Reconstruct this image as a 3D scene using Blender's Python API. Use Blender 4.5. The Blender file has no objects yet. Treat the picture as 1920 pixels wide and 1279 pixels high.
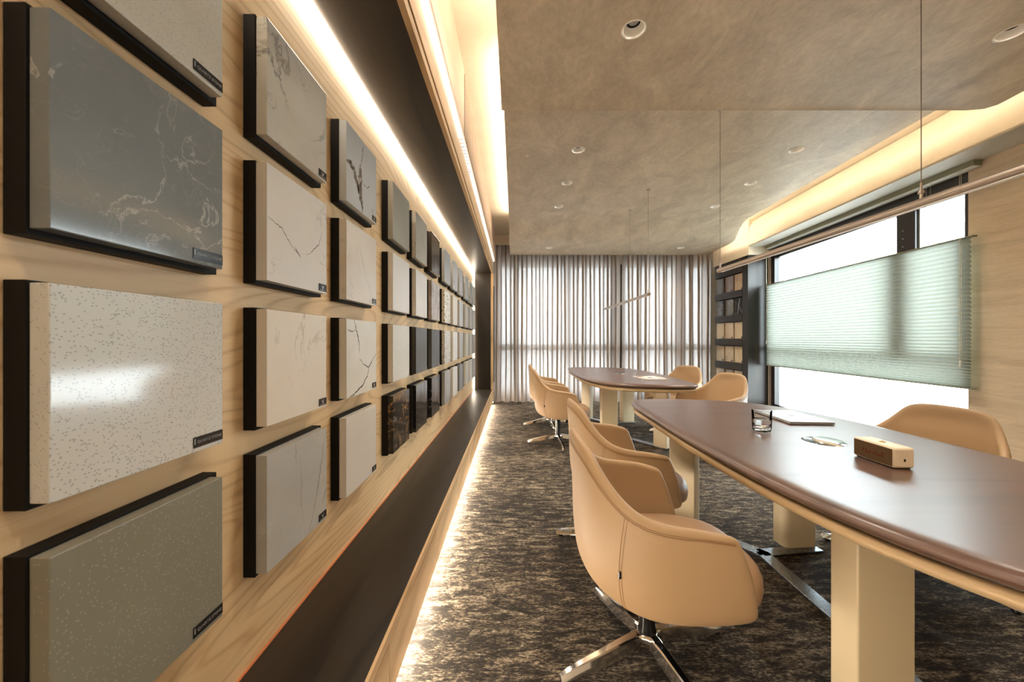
import bpy, math, random
from mathutils import Vector, Matrix
random.seed(7)
S = bpy.context.scene
COL = S.collection
R = math.radians

# ------------------------------------------------------------------ camera, world, exposure
HC = 1.19                      # lens height
cam_d = bpy.data.cameras.new('camera')
cam = bpy.data.objects.new('camera', cam_d); COL.objects.link(cam)
cam.location = (0, 0, HC); cam.rotation_euler = (R(90), 0, 0)
cam_d.sensor_width = 36; cam_d.lens = 13.125
cam_d.shift_x = -4.5/1920; cam_d.shift_y = -3.5/1920
cam_d.clip_start = 0.02; cam_d.clip_end = 200
cam_d.dof.use_dof = True; cam_d.dof.focus_distance = 1.7; cam_d.dof.aperture_fstop = 5.6
S.camera = cam
S.view_settings.view_transform = 'Standard'; S.view_settings.look = 'None'
S.view_settings.gamma = 1; S.view_settings.use_curve_mapping = False
S.view_settings.exposure = 0.95

w = bpy.data.worlds.new('sky'); S.world = w; w.use_nodes = True
bg = w.node_tree.nodes['Background']
bg.inputs['Strength'].default_value = 1.0
_n, _l = w.node_tree.nodes, w.node_tree.links
_tc = _n.new('ShaderNodeTexCoord'); _sx = _n.new('ShaderNodeSeparateXYZ'); _rp = _n.new('ShaderNodeValToRGB'); _mr = _n.new('ShaderNodeMapRange')
_l.new(_tc.outputs['Generated'], _sx.inputs[0]); _mr.inputs['From Min'].default_value = -1; _l.new(_sx.outputs['Z'], _mr.inputs['Value']); _l.new(_mr.outputs[0], _rp.inputs[0])
_rp.color_ramp.elements[0].position = .38; _rp.color_ramp.elements[0].color = (3.4, 3.6, 3.7, 1)      # pale ground haze
_rp.color_ramp.elements[1].position = .55; _rp.color_ramp.elements[1].color = (11.5, 12.6, 13.6, 1)   # bright overcast sky
_l.new(_rp.outputs[0], bg.inputs['Color'])

LED_COL = (1.0, 0.86, 0.68)
E_NICHE, E_NICHE_V, E_UPPER, E_COVE_L, E_COVE_R, E_FLOOR = 26, 20, 6, 28, 26, 95
E_FILL_SPOT = 36  # strength of the spots added inside the unlit downlights

# wall on the window side runs a little askew: X = WX0 + WS * Y
WX0, WS = 3.62, 0.0737
def wx(y): return WX0 + WS*y

def portal(name, loc, rot, sx, sy):
    l = bpy.data.lights.new(name, 'AREA'); l.shape = 'RECTANGLE'; l.size = sx; l.size_y = sy
    l.cycles.is_portal = True
    o = bpy.data.objects.new(name, l); COL.objects.link(o); o.location = loc; o.rotation_euler = rot
    o['kind'] = 'helper'
portal('window_portal', (wx(4.5)+0.12, 4.5, 1.35), (R(90), 0, R(90)-math.atan(WS)), 2.8, 2.6)
portal('window_portal', (1.7, 7.5, 1.4), (R(90), 0, R(180)), 4.2, 2.7)

# ------------------------------------------------------------------ materials
def mat(name):
    m = bpy.data.materials.new(name); m.use_nodes = True
    return m, m.node_tree.nodes, m.node_tree.links, m.node_tree.nodes['Principled BSDF']
def c4(c): return (c[0], c[1], c[2], 1)
def simple(name, col, rough=0.5, metal=0, bump=0, bscale=200, spec=0.5):
    m, n, l, p = mat(name)
    p.inputs['Base Color'].default_value = c4(col); p.inputs['Roughness'].default_value = rough
    p.inputs['Metallic'].default_value = metal; p.inputs['Specular IOR Level'].default_value = spec
    # faint procedural variation
    tc = n.new('ShaderNodeTexCoord'); nz = n.new('ShaderNodeTexNoise'); nz.inputs['Scale'].default_value = bscale
    l.new(tc.outputs['Object'], nz.inputs['Vector'])
    mr = n.new('ShaderNodeMapRange'); mr.inputs['To Min'].default_value = max(0.02, rough-0.04); mr.inputs['To Max'].default_value = min(1, rough+0.04)
    l.new(nz.outputs['Fac'], mr.inputs['Value']); l.new(mr.outputs['Result'], p.inputs['Roughness'])
    if bump:
        b = n.new('ShaderNodeBump'); b.inputs['Strength'].default_value = bump; b.inputs['Distance'].default_value = 0.002
        l.new(nz.outputs['Fac'], b.inputs['Height']); l.new(b.outputs['Normal'], p.inputs['Normal'])
    return m
def emit(name, col, s):
    m = bpy.data.materials.new(name); m.use_nodes = True; n = m.node_tree.nodes; l = m.node_tree.links
    n.clear(); e = n.new('ShaderNodeEmission'); o = n.new('ShaderNodeOutputMaterial')
    e.inputs['Color'].default_value = c4(col); e.inputs['Strength'].default_value = s
    l.new(e.outputs[0], o.inputs[0]); return m
def ramp(n, stops, interp='LINEAR'):
    r = n.new('ShaderNodeValToRGB'); r.color_ramp.interpolation = interp
    while len(r.color_ramp.elements) < len(stops): r.color_ramp.elements.new(0.5)
    for e, (p, c) in zip(r.color_ramp.elements, stops):
        e.position = p; e.color = c4(c)
    return r
def mapping(n, l, sc=(1,1,1), loc=(0,0,0), rot=(0,0,0), src='Object'):
    tc = n.new('ShaderNodeTexCoord'); mp = n.new('ShaderNodeMapping')
    mp.inputs['Scale'].default_value = sc; mp.inputs['Location'].default_value = loc; mp.inputs['Rotation'].default_value = rot
    l.new(tc.outputs[src], mp.inputs['Vector']); return mp
def noise(n, l, vec, scale, detail=3, rough=0.5, dist=0):
    t = n.new('ShaderNodeTexNoise'); t.inputs['Scale'].default_value = scale; t.inputs['Detail'].default_value = detail
    t.inputs['Roughness'].default_value = rough; t.inputs['Distortion'].default_value = dist
    l.new(vec.outputs['Vector'], t.inputs['Vector']); return t
def math_n(n, l, op, a, b=None, c=None):
    m = n.new('ShaderNodeMath'); m.operation = op
    for i, v in enumerate((a, b, c)):
        if v is None: continue
        if isinstance(v, (int, float)): m.inputs[i].default_value = v
        else: l.new(v, m.inputs[i])
    return m.outputs[0]
def mixc(n, l, fac, a, b):
    m = n.new('ShaderNodeMix'); m.data_type = 'RGBA'
    if isinstance(fac, (int, float)): m.inputs[0].default_value = fac
    else: l.new(fac, m.inputs[0])
    for i, v in ((6, a), (7, b)):
        if isinstance(v, tuple): m.inputs[i].default_value = c4(v)
        else: l.new(v, m.inputs[i])
    return m.outputs[2]

def wood(name, light, dark, along='Y', contour=22, rough=0.45, fine=60, loc=(0,0,0), cs=1.0, cw=.30):
    """grain stretched along an axis, contour lines of a slow noise give the cathedral figure"""
    m, n, l, p = mat(name)
    lo = {'Y': (2.6, .34, 2.6), 'X': (.28, 1.6, 1.6), 'Z': (1.6, 1.6, .28)}[along]
    hi = {'Y': (1, .02, 1), 'X': (.02, 1, 1), 'Z': (1, 1, .02)}[along]
    a = mapping(n, l, tuple(v*cs for v in lo), loc); na = noise(n, l, a, 1.3, 1.5, .45, .25)
    s = math_n(n, l, 'MULTIPLY', na.outputs['Fac'], contour*6.283)
    s = math_n(n, l, 'SINE', s); s = math_n(n, l, 'MULTIPLY_ADD', s, .5, .5)
    s = math_n(n, l, 'POWER', s, 4)
    b = mapping(n, l, hi, loc); nb = noise(n, l, b, fine*3, 4, .6)
    nc = noise(n, l, b, fine*.3, 2, .5)
    f = math_n(n, l, 'MULTIPLY', s, cw)
    f = math_n(n, l, 'MULTIPLY_ADD', nb.outputs['Fac'], .35, f)
    f = math_n(n, l, 'MULTIPLY_ADD', nc.outputs['Fac'], .40, f)
    r = ramp(n, [(.33, light), (.52, tuple(.72*a+.28*b for a, b in zip(light, dark))), (.85, dark)]); l.new(f, r.inputs['Fac'])
    l.new(r.outputs['Color'], p.inputs['Base Color']); p.inputs['Roughness'].default_value = rough
    bp = n.new('ShaderNodeBump'); bp.inputs['Strength'].default_value = .12; bp.inputs['Distance'].default_value = .002
    l.new(nb.outputs['Fac'], bp.inputs['Height']); l.new(bp.outputs['Normal'], p.inputs['Normal'])
    return m

M = {}
M['wood_wall'] = wood('light_larch_panel', (.82,.595,.335), (.52,.31,.14), 'Y', 32, fine=90, cs=.85, cw=.26)
M['wood_v'] = wood('light_larch_upright', (.66,.45,.25), (.42,.24,.11), 'Z', 8)
M['wood_front'] = wood('light_larch_front', (.66,.46,.25), (.42,.25,.11), 'Y', 5)
M['wood_dark'] = wood('black_brown_oak', (.036,.026,.018), (.012,.009,.007), 'Y', 5, .38, 90)
M['wood_dark_v'] = wood('black_brown_oak_upright', (.020,.016,.012), (.046,.033,.024), 'Z', 5, .35, 90)
M['walnut'] = wood('dark_walnut', (.125,.068,.048), (.066,.036,.026), 'X', 4, .34, 110, cs=1.2)
M['walnut'].node_tree.nodes['Principled BSDF'].inputs['Coat Weight'].default_value = .5
M['walnut'].node_tree.nodes['Principled BSDF'].inputs['Specular IOR Level'].default_value = .38
M['walnut'].node_tree.nodes['Principled BSDF'].inputs['Coat Roughness'].default_value = .28
for _k in ('wood_dark','wood_dark_v'): M[_k].node_tree.nodes['Principled BSDF'].inputs['Specular IOR Level'].default_value = .30
M['edge_tan'] = simple('tan_lacquer', (.50,.36,.20), .4)
M['black'] = simple('black_board', (.008,.007,.006), .6, bump=.1, bscale=300, spec=.2)
M['black_gloss'] = simple('black_plastic', (.008,.008,.009), .2)
M['tag_black'] = simple('tag_black', (.010,.010,.012), .22)
M['tag_grey'] = simple('tag_lettering', (.30,.30,.30), .4)
M['emblem'] = simple('emblem_silver', (.75,.75,.72), .3, .6)
M['brass'] = simple('brass', (.70,.46,.22), .3, .9)
M['rose'] = simple('brushed_rose_metal', (.40,.34,.29), .34, .75)
M['chrome'] = simple('polished_aluminium', (.82,.80,.78), .1, 1)
M['steel'] = simple('dark_steel_bar', (.26,.28,.31), .28, 1)
M['leather'] = simple('beige_leather', (.425,.28,.15), .48, bump=.25, bscale=420)
M['leather_seat'] = simple('seat_leather', (.38,.235,.13), .5, bump=.25, bscale=420)
M['stitch'] = simple('stitch_brown', (.30,.16,.07), .6)
M['lacquer'] = simple('cream_lacquer', (.60,.50,.33), .38)
M['white_paint'] = simple('white_paint', (.72,.72,.70), .5)
M['trim_white'] = simple('downlight_white', (.90,.87,.80), .4)
M['lens'] = simple('lamp_lens', (.45,.46,.46), .15)
M['frame'] = simple('window_frame_bronze', (.018,.013,.012), .35)
M['frame_pale'] = simple('window_jamb_taupe', (.36,.28,.23), .4)
M['cord'] = simple('blind_cord', (.62,.56,.40), .6)
M['rail'] = simple('headrail_olive', (.20,.20,.13), .45)
M['wire'] = simple('steel_wire', (.25,.2,.17), .35, .8)
M['silver'] = simple('laptop_silver', (.50,.51,.53), .33, .7)
M['logo_grey'] = simple('logo_dark', (.16,.17,.19), .2, .6)
M['cream'] = simple('speaker_cream', (.78,.66,.48), .5, bump=.15, bscale=900)
M['brick'] = None

def plaster(name, light, dark, sc=(1,1,1), big=3.2, rough=.62, fine=26):
    m, n, l, p = mat(name)
    a = mapping(n, l, sc); na = noise(n, l, a, big, 5, .62, .8); nb = noise(n, l, a, fine, 5, .7, .3)
    f = math_n(n, l, 'MULTIPLY', na.outputs['Fac'], .62); f = math_n(n, l, 'MULTIPLY_ADD', nb.outputs['Fac'], .38, f)
    r = ramp(n, [(.33, dark), (.67, light)]); l.new(f, r.inputs['Fac']); l.new(r.outputs['Color'], p.inputs['Base Color'])
    p.inputs['Roughness'].default_value = rough
    bp = n.new('ShaderNodeBump'); bp.inputs['Strength'].default_value = .25; bp.inputs['Distance'].default_value = .004
    l.new(nb.outputs['Fac'], bp.inputs['Height']); l.new(bp.outputs['Normal'], p.inputs['Normal'])
    return m
M['ceiling'] = plaster('mottled_ceiling_paper', (.74,.635,.48), (.43,.36,.265), (1.5,.9,1.5), 2.6, .5)
M['cove'] = plaster('cove_plaster', (.80,.72,.58), (.72,.63,.49), (1,1,1), 2)
M['soffit'] = plaster('soffit_plaster', (.55,.52,.46), (.45,.42,.36), (1,1,1), 2)
M['beige_panel'] = plaster('pale_beige_panel', (.74,.60,.49), (.68,.54,.43), (1,.3,1), 1.2, .5)
M['wall_right'] = plaster('streaked_stone_paper', (.62,.51,.375), (.42,.33,.23), (2.2,.8,7), 2.2, .6, 30)
M['plain_wall'] = plaster('back_wall_paint', (.78,.72,.62), (.72,.66,.56), (1,1,1), 1)

def carpet():
    m, n, l, p = mat('streaked_carpet')
    a = mapping(n, l, (1, 3.4, 1)); na = noise(n, l, a, 9.0, 6, .78, .6)
    b = mapping(n, l, (1, 2.6, 1)); nb = noise(n, l, b, 55, 3, .8)
    nd = noise(n, l, mapping(n, l, (1,1.5,1)), 1.4, 3, .5)
    c = mapping(n, l); nc = noise(n, l, c, 420, 1, .5)
    f = math_n(n, l, 'MULTIPLY', na.outputs['Fac'], .62); f = math_n(n, l, 'MULTIPLY_ADD', nb.outputs['Fac'], .46, f)
    f = math_n(n, l, 'MULTIPLY_ADD', nd.outputs['Fac'], .18, f)
    r = ramp(n, [(.56, (.022,.019,.017)), (.635, (.055,.045,.036)), (.69, (.20,.16,.115)), (.78, (.50,.42,.31))]); l.new(f, r.inputs['Fac'])
    sp = math_n(n, l, 'MULTIPLY_ADD', nc.outputs['Fac'], 1.1, .45)
    vm = n.new('ShaderNodeVectorMath'); vm.operation = 'SCALE'; l.new(r.outputs['Color'], vm.inputs[0]); l.new(sp, vm.inputs['Scale'])
    l.new(vm.outputs['Vector'], p.inputs['Base Color']); p.inputs['Roughness'].default_value = .95
    p.inputs['Specular IOR Level'].default_value = .15
    bp = n.new('ShaderNodeBump'); bp.inputs['Strength'].default_value = .8; bp.inputs['Distance'].default_value = .004
    l.new(nc.outputs['Fac'], bp.inputs['Height']); l.new(bp.outputs['Normal'], p.inputs['Normal'])
    return m
M['carpet'] = carpet()

def glass_pane(name, tint=(.97,1,.99), gl=.08):
    m = bpy.data.materials.new(name); m.use_nodes = True; n = m.node_tree.nodes; l = m.node_tree.links; n.clear()
    t = n.new('ShaderNodeBsdfTransparent'); t.inputs[0].default_value = c4(tint)
    g = n.new('ShaderNodeBsdfGlossy'); g.inputs['Roughness'].default_value = .02
    lw = n.new('ShaderNodeLayerWeight'); lw.inputs['Blend'].default_value = gl
    mx = n.new('ShaderNodeMixShader'); o = n.new('ShaderNodeOutputMaterial')
    l.new(lw.outputs['Fresnel'], mx.inputs[0]); l.new(t.outputs[0], mx.inputs[1]); l.new(g.outputs[0], mx.inputs[2]); l.new(mx.outputs[0], o.inputs[0])
    return m
M['pane'] = glass_pane('window_glass')
def clear(name, col, ior):
    m, n, l, p = mat(name)
    p.inputs['Base Color'].default_value = c4(col); p.inputs['Transmission Weight'].default_value = 1
    p.inputs['Roughness'].default_value = 0.0; p.inputs['IOR'].default_value = ior
    return m
M['glass'] = glass_pane('tumbler_glass', (.985,.99,.985), .10); M['water'] = clear('water', (.97,.99,1), 1.33)

def fabric(name, dcol, tcol, mixf, bumpscale, transp=0.0, weave=(60,60,60)):
    m = bpy.data.materials.new(name); m.use_nodes = True; n = m.node_tree.nodes; l = m.node_tree.links; n.clear()
    o = n.new('ShaderNodeOutputMaterial')
    mp = mapping(n, l, weave); nz = noise(n, l, mp, bumpscale, 3, .7)
    d = n.new('ShaderNodeBsdfDiffuse'); t = n.new('ShaderNodeBsdfTranslucent')
    r1 = ramp(n, [(.3, tuple(v*.82 for v in dcol)), (.7, dcol)]); r2 = ramp(n, [(.3, tuple(v*.85 for v in tcol)), (.7, tcol)])
    l.new(nz.outputs['Fac'], r1.inputs['Fac']); l.new(nz.outputs['Fac'], r2.inputs['Fac'])
    l.new(r1.outputs[0], d.inputs[0]); l.new(r2.outputs[0], t.inputs[0])
    mx = n.new('ShaderNodeMixShader'); mx.inputs[0].default_value = mixf
    l.new(d.outputs[0], mx.inputs[1]); l.new(t.outputs[0], mx.inputs[2])
    out = mx
    if transp:
        tr = n.new('ShaderNodeBsdfTransparent'); m2 = n.new('ShaderNodeMixShader'); m2.inputs[0].default_value = transp
        l.new(mx.outputs[0], m2.inputs[1]); l.new(tr.outputs[0], m2.inputs[2]); out = m2
    l.new(out.outputs[0], o.inputs[0]); return m
M['curtain'] = fabric('linen_curtain', (.38,.285,.21), (.27,.243,.235), .36, 8, .015, (60,60,14))
M['shade'] = fabric('cellular_fabric', (.46,.48,.37), (.182,.195,.176), .5, 10, 0)

def stone(name, base, base2=None, vein=None, vs=3, vw=.03, vmask=.5, speck=None, sd=.6, ss=120, rough=.2, vein2=None, cloud=3.0, seed=0, sstretch=(1,1,1)):
    """slab surface: cloudy base, noise-contour veins, voronoi chips"""
    m, n, l, p = mat(name)
    k_ = 1.25 if min(base) > .3 else 1.1
    base = tuple(min(.85, v*k_*f) for v, f in zip(base, (.985,1,1.01))); base2 = tuple(min(.82, v*k_) for v in base2) if base2 else None
    base2 = base2 or tuple(v*.93 for v in base)
    mp = mapping(n, l, (1,1,1), (seed*3.7, seed*1.3, seed*2.1))
    nc = noise(n, l, mp, cloud, 4, .6, .4)
    r = ramp(n, [(.35, base2), (.65, base)]); l.new(nc.outputs['Fac'], r.inputs['Fac']); col = r.outputs['Color']
    for vc, sc, off, wdt in ((vein, vs, 0, vw), (vein2, vs*2.1, 5, vw*.8)):
        if vc is None: continue
        mv = mapping(n, l, (1,1,1), (seed*2.7+off, seed*1.9, seed*1.1+off))
        nv = noise(n, l, mv, sc, 7, .62, 1.2)
        a = math_n(n, l, 'SUBTRACT', nv.outputs['Fac'], .5); a = math_n(n, l, 'ABSOLUTE', a)
        mr = n.new('ShaderNodeMapRange'); mr.inputs['From Min'].default_value = 0; mr.inputs['From Max'].default_value = wdt
        mr.inputs['To Min'].default_value = 1; mr.inputs['To Max'].default_value = 0; l.new(a, mr.inputs['Value'])
        nm = noise(n, l, mv, sc*.8, 3, .6)
        mk = n.new('ShaderNodeMapRange'); mk.inputs['From Min'].default_value = vmask-.03; mk.inputs['From Max'].default_value = vmask+.12; l.new(nm.outputs['Fac'], mk.inputs['Value'])
        f = math_n(n, l, 'MULTIPLY', mr.outputs[0], mk.outputs[0])
        col = mixc(n, l, f, col, vc)
    if speck is not None:
        ms = mapping(n, l, sstretch, (seed, seed*.7, 0))
        v = n.new('ShaderNodeTexVoronoi'); v.inputs['Scale'].default_value = ss*1.6; l.new(ms.outputs[0], v.inputs['Vector'])
        sx = n.new('ShaderNodeSeparateColor'); l.new(v.outputs['Color'], sx.inputs[0])
        pick = math_n(n, l, 'GREATER_THAN', sx.outputs[0], sd)
        near = math_n(n, l, 'LESS_THAN', v.outputs['Distance'], .36)
        f = math_n(n, l, 'MULTIPLY', pick, near); f = math_n(n, l, 'MULTIPLY', f, .85)
        col = mixc(n, l, f, col, speck)
    l.new(col, p.inputs['Base Color']); p.inputs['Roughness'].default_value = rough
    return m

# ------------------------------------------------------------------ mesh building
class MB:
    def __init__(s): s.v = []; s.f = []; s.mi = []; s.cur = 0
    def add(s, vs, fs):
        b = len(s.v); s.v += [tuple(x) for x in vs]
        for f in fs: s.f.append(tuple(b+i for i in f)); s.mi.append(s.cur)
    def box(s, x0, x1, y0, y1, z0, z1, mtx=None):
        vs = [Vector((x,y,z)) for z in (z0,z1) for y in (y0,y1) for x in (x0,x1)]
        if mtx: vs = [mtx @ v for v in vs]
        s.add(vs, [(0,2,3,1),(4,5,7,6),(0,1,5,4),(2,6,7,3),(0,4,6,2),(1,3,7,5)]); return s
    def prism(s, pts, z0, z1, mtx=None):
        n = len(pts); vs = [Vector((x,y,z0)) for x,y in pts] + [Vector((x,y,z1)) for x,y in pts]
        if mtx: vs = [mtx @ v for v in vs]
        s.add(vs, [tuple(range(n-1,-1,-1)), tuple(range(n,2*n))] + [(i,(i+1)%n,n+(i+1)%n,n+i) for i in range(n)]); return s
    def rings(s, rs, cap0=True, cap1=True, closed=True):
        n = len(rs[0]); vs = [p for r in rs for p in r]; fs = []
        for k in range(len(rs)-1):
            for i in range(n if closed else n-1):
                j = (i+1) % n; fs.append((k*n+i, k*n+j, (k+1)*n+j, (k+1)*n+i))
        if cap0: fs.append(tuple(range(n-1,-1,-1)))
        if cap1: fs.append(tuple((len(rs)-1)*n+i for i in range(n)))
        s.add(vs, fs); return s
    def tube(s, path, r, seg=8, caps=True):
        P = [Vector(p) for p in path]; rs = []
        for i, p in enumerate(P):
            d = (P[min(i+1,len(P)-1)] - P[max(i-1,0)]).normalized()
            a = Vector((0,0,1)) if abs(d.z) < .9 else Vector((1,0,0))
            u = d.cross(a).normalized(); w_ = d.cross(u).normalized()
            rr = r[i] if isinstance(r, (list,tuple)) else r
            rs.append([p + u*rr*math.cos(t) + w_*rr*math.sin(t) for t in [2*math.pi*k/seg for k in range(seg)]])
        return s.rings(rs, caps, caps)
    def lathe(s, prof, seg=32, c=(0,0,0), cap0=False, cap1=False, mtx=None):
        rs = []
        for r, z in prof:
            ring = [Vector((c[0]+r*math.cos(2*math.pi*k/seg), c[1]+r*math.sin(2*math.pi*k/seg), c[2]+z)) for k in range(seg)]
            if mtx: ring = [mtx @ v for v in ring]
            rs.append(ring)
        return s.rings(rs, cap0, cap1)
    def build(s, name, m, parent=None, smooth=False, loc=None, bevel=0, seg=2, angle=40):
        me = bpy.data.meshes.new(name); me.from_pydata(s.v, [], s.f)
        for mm in (m if isinstance(m, (list,tuple)) else [m]): me.materials.append(mm)
        for p, i in zip(me.polygons, s.mi): p.material_index = i; p.use_smooth = smooth
        me.update()
        o = bpy.data.objects.new(name, me); COL.objects.link(o)
        if parent: o.parent = parent
        if loc: o.location = loc
        if bevel:
            b = o.modifiers.new('bevel', 'BEVEL'); b.width = bevel; b.segments = seg; b.limit_method = 'ANGLE'; b.angle_limit = R(35)
        if smooth and angle < 180:
            try: me.set_sharp_from_angle(angle=R(angle))
            except Exception: pass
        return o
def fixn(o):
    import bmesh
    bm = bmesh.new(); bm.from_mesh(o.data); bmesh.ops.recalc_face_normals(bm, faces=bm.faces); bm.to_mesh(o.data); bm.free(); return o
def thing(name, label, cat, loc=(0,0,0), rz=0, group=None):
    o = bpy.data.objects.new(name, None); COL.objects.link(o); o.empty_display_size = .1
    o.location = loc; o.rotation_euler = (0,0,rz); o['label'] = label; o['category'] = cat
    if group: o['group'] = group
    return o
def tag(o, label, cat, group=None):
    o['label'] = label; o['category'] = cat
    if group: o['group'] = group
    return o
def struct(o): o['kind'] = 'structure'; return o
def box(name, m, x0, x1, y0, y1, z0, z1, parent=None, bevel=0, seg=2):
    """box with its origin at its centre"""
    c = ((x0+x1)/2, (y0+y1)/2, (z0+z1)/2)
    return MB().box(x0-c[0], x1-c[0], y0-c[1], y1-c[1], z0-c[2], z1-c[2]).build(name, m, parent, bool(bevel), c, bevel, seg)
def sbox(name, m, *a, **k): # structure box in world coordinates (textures run continuously)
    return struct(MB().box(*a).build(name, m, **k))
def cr(pts, n, closed=False):
    P = [Vector(p) for p in pts]; out = []; N = len(P); segs = N if closed else N-1
    for i in range(segs):
        if closed: a, b, c, d = P[(i-1)%N], P[i], P[(i+1)%N], P[(i+2)%N]
        else: b, c = P[i], P[i+1]; a = P[i-1] if i else b*2-c; d = P[i+2] if i+2 < N else c*2-b
        for k in range(n):
            t = k/n; out.append(.5*((2*b)+(-a+c)*t+(2*a-5*b+4*c-d)*t*t+(-a+3*b-3*c+d)*t**3))
    if not closed: out.append(P[-1].copy())
    return out
def text(name, body, size, m, parent, loc, rot, shear=0, ext=.0002, align='CENTER'):
    c = bpy.data.curves.new(name, 'FONT'); c.body = body; c.size = size; c.shear = shear; c.extrude = ext; c.align_x = align; c.align_y = 'CENTER'
    c.materials.append(m); o = bpy.data.objects.new(name, c); COL.objects.link(o); o.parent = parent; o.location = loc; o.rotation_euler = rot
    dg = bpy.context.evaluated_depsgraph_get(); me = bpy.data.meshes.new_from_object(o.evaluated_get(dg)); bpy.data.objects.remove(o, do_unlink=True)
    o = bpy.data.objects.new(name, me); COL.objects.link(o); o.parent = parent; o.location = loc; o.rotation_euler = rot; return o

# ------------------------------------------------------------------ room shell
YB, YE = -2.6, 7.75            # back of the room, outer face of the curtained window wall
SLAB = 3.10
sbox('floor', M['carpet'], -.85, 4.6, YB, YE, -.06, 0)
sbox('ceiling', M['cove'], -.85, 4.6, YB, YE, SLAB, SLAB+.08)
sbox('wall_back', M['plain_wall'], -.85, 4.6, YB-.1, YB, 0, SLAB)
sbox('wall_left', M['wood_wall'], -.85, -.745, YB, 7.1, 0, SLAB)
NB = 6.80                      # far end of the niche
SZ = 2.39                      # underside of the niche head
BZ = .27                       # top of the bench
sbox('trim_1', M['wood_dark'], -.745, -.405, YB, NB, SZ, SZ+.03)
b = MB(); b.box(-.415,-.39,YB,6.98,SZ-.005,SZ+.035).box(-.43,-.402,YB,6.98,SZ+.03,SZ+.062).box(-.43,-.39,YB,6.98,SZ+.058,2.625); struct(b.build('trim_2', M['wood_front']))
sbox('trim_3', simple('groove_shadow_gap', (.05,.03,.018), .6), -.404, -.3995, YB, 6.98, SZ+.035, SZ+.058)
sbox('wall_left_upper', M['beige_panel'], -.745, -.357, YB, 6.98, 2.64, SLAB)
sbox('wall_left_end', M['wood_dark_v'], -.745, -.405, NB, NB+.03, BZ, SZ)
sbox('trim_4', M['wood_v'], -.43, -.385, NB-.01, 6.98, .03, SZ+.005)
box('switch_panel', M['black_gloss'], -.392, -.372, 6.88, 6.97, .40, 2.17)
tag(bpy.data.objects['switch_panel'], 'tall narrow black panel on the far end of the wood wall', 'panel')
# vents above the niche
g = MB(); y = 2.68
while y < 6.9: g.box(-.372, -.3525, y, y+.016, 2.6405, 3.08); g.box(-.392, -.372, y, y+.016, 2.626, 2.6305); y += .052
g.cur = 1; g.box(-.36,-.3545,2.66,6.92,2.6405,3.085)
tag(g.build('vent_grille', [M['beige_panel'], simple('grille_backing', (.20,.14,.10), .7)]), 'long pale vertical slat air grille high above the sample wall', 'grille')

# bench
bt = thing('long_bench', 'long black-brown wooden bench top running below the stone samples', 'bench', (0,0,0))
m_ = MB(); m_.box(-.743,-.402,YB,3.297,BZ-.03,BZ).box(-.743,-.402,3.30,NB,BZ-.03,BZ); m_.build('top_panel', M['wood_dark'], bt)
MB().box(-.402,-.392,YB,6.97,BZ-.03,BZ+.001).build('front_lip', M['wood_front'], bt)
MB().box(-.7445,-.738,YB,NB,BZ,BZ+.004).build('light_leak_strip', simple('light_leak_orange', (.75,.28,.12), .35, .3), bt)  # orange strip colours in the light leak where bench meets wall
dy = .7167; ys = [1.18 + dy*k for k in range(-1, 8)] + [6.78]
for k in range(len(ys)-1):
    a, c = ys[k], ys[k+1]
    t = thing('bench_cabinet', 'light wood low cabinet under the dark bench top, ' + ['nearest the camera','second from the camera','third from the camera','fourth from the camera','fifth from the camera','sixth from the camera','third from the curtain','second from the curtain','nearest the curtain'][k], 'cabinet', (-.57, (a+c)/2, 0), 0, 'light wood cabinets under the bench top')
    o = MB().box(-.17,.155,a-(a+c)/2,c-(a+c)/2,.05,BZ-.031).build('carcass', M['wood_dark'], t)
    o = MB().box(.157,.175,a+.0015-(a+c)/2,c-.0015-(a+c)/2,.05,BZ-.045).build('door', M['wood_front'], t)
sbox('baseboard_left', M['wood_dark'], -.74, -.60, YB, 6.9, 0, .05)

# LED strips
def led(name, label, m, *a):
    return tag(MB().box(*a).build(name, m), label, 'light strip', None)
def ledmat(nm, s, col=LED_COL): return emit(nm, col, s)
led('led_strip', 'warm glowing light strip along the top back corner of the niche', ledmat('led_niche', E_NICHE), -.744, -.722, YB, NB-.01, SZ-.014, SZ-.001)
led('led_strip', 'upright warm light strip in the far corner of the niche', ledmat('led_niche_v', E_NICHE_V), -.744, -.728, NB-.016, NB-.001, BZ+.01, SZ-.015)
led('led_strip', 'thin white light strip under the pale upper wall panel', ledmat('led_upper', E_UPPER, (1,.93,.86)), -.394, -.376, YB, 6.9, 2.631, 2.639)
led('led_strip', 'warm light strip hidden under the bench cabinets', ledmat('led_floor', E_FLOOR), -.414, -.402, YB+.1, 6.75, .034, .049)

# dropped ceiling panels
def panel(name, stations, lx, thick=.05):
    rs = []
    for (y, xr, h) in stations:
        z = HC+h; r_ = .02
        rs.append([Vector(p) for p in ((lx, y, z), (lx+.9*(xr-lx)/2, y, z), (xr-.25, y, z), (xr-r_, y, z), (xr, y, z+.006), (xr, y, z+thick), (lx, y, z+thick))])
    return struct(fixn(MB().rings(rs).build(name, M['ceiling'], smooth=True, angle=50)))
near = [(YB, 3.19, 1.56), (1.9, 3.19, 1.56), (2.1, 3.19, 1.558), (2.25, 3.19, 1.552), (2.34, 3.19, 1.548), (2.43, 3.19, 1.542), (2.46, 3.185, 1.539), (2.49, 3.15, 1.535), (2.50, 3.05, 1.532)]
panel('ceiling_drop_near', near, -.086)
def fh(y):
    t = max(0, min(1, (y-5.35)/.65)); t = t*t*(3-2*t); return 1.72 - .165*t
far = []
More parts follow.
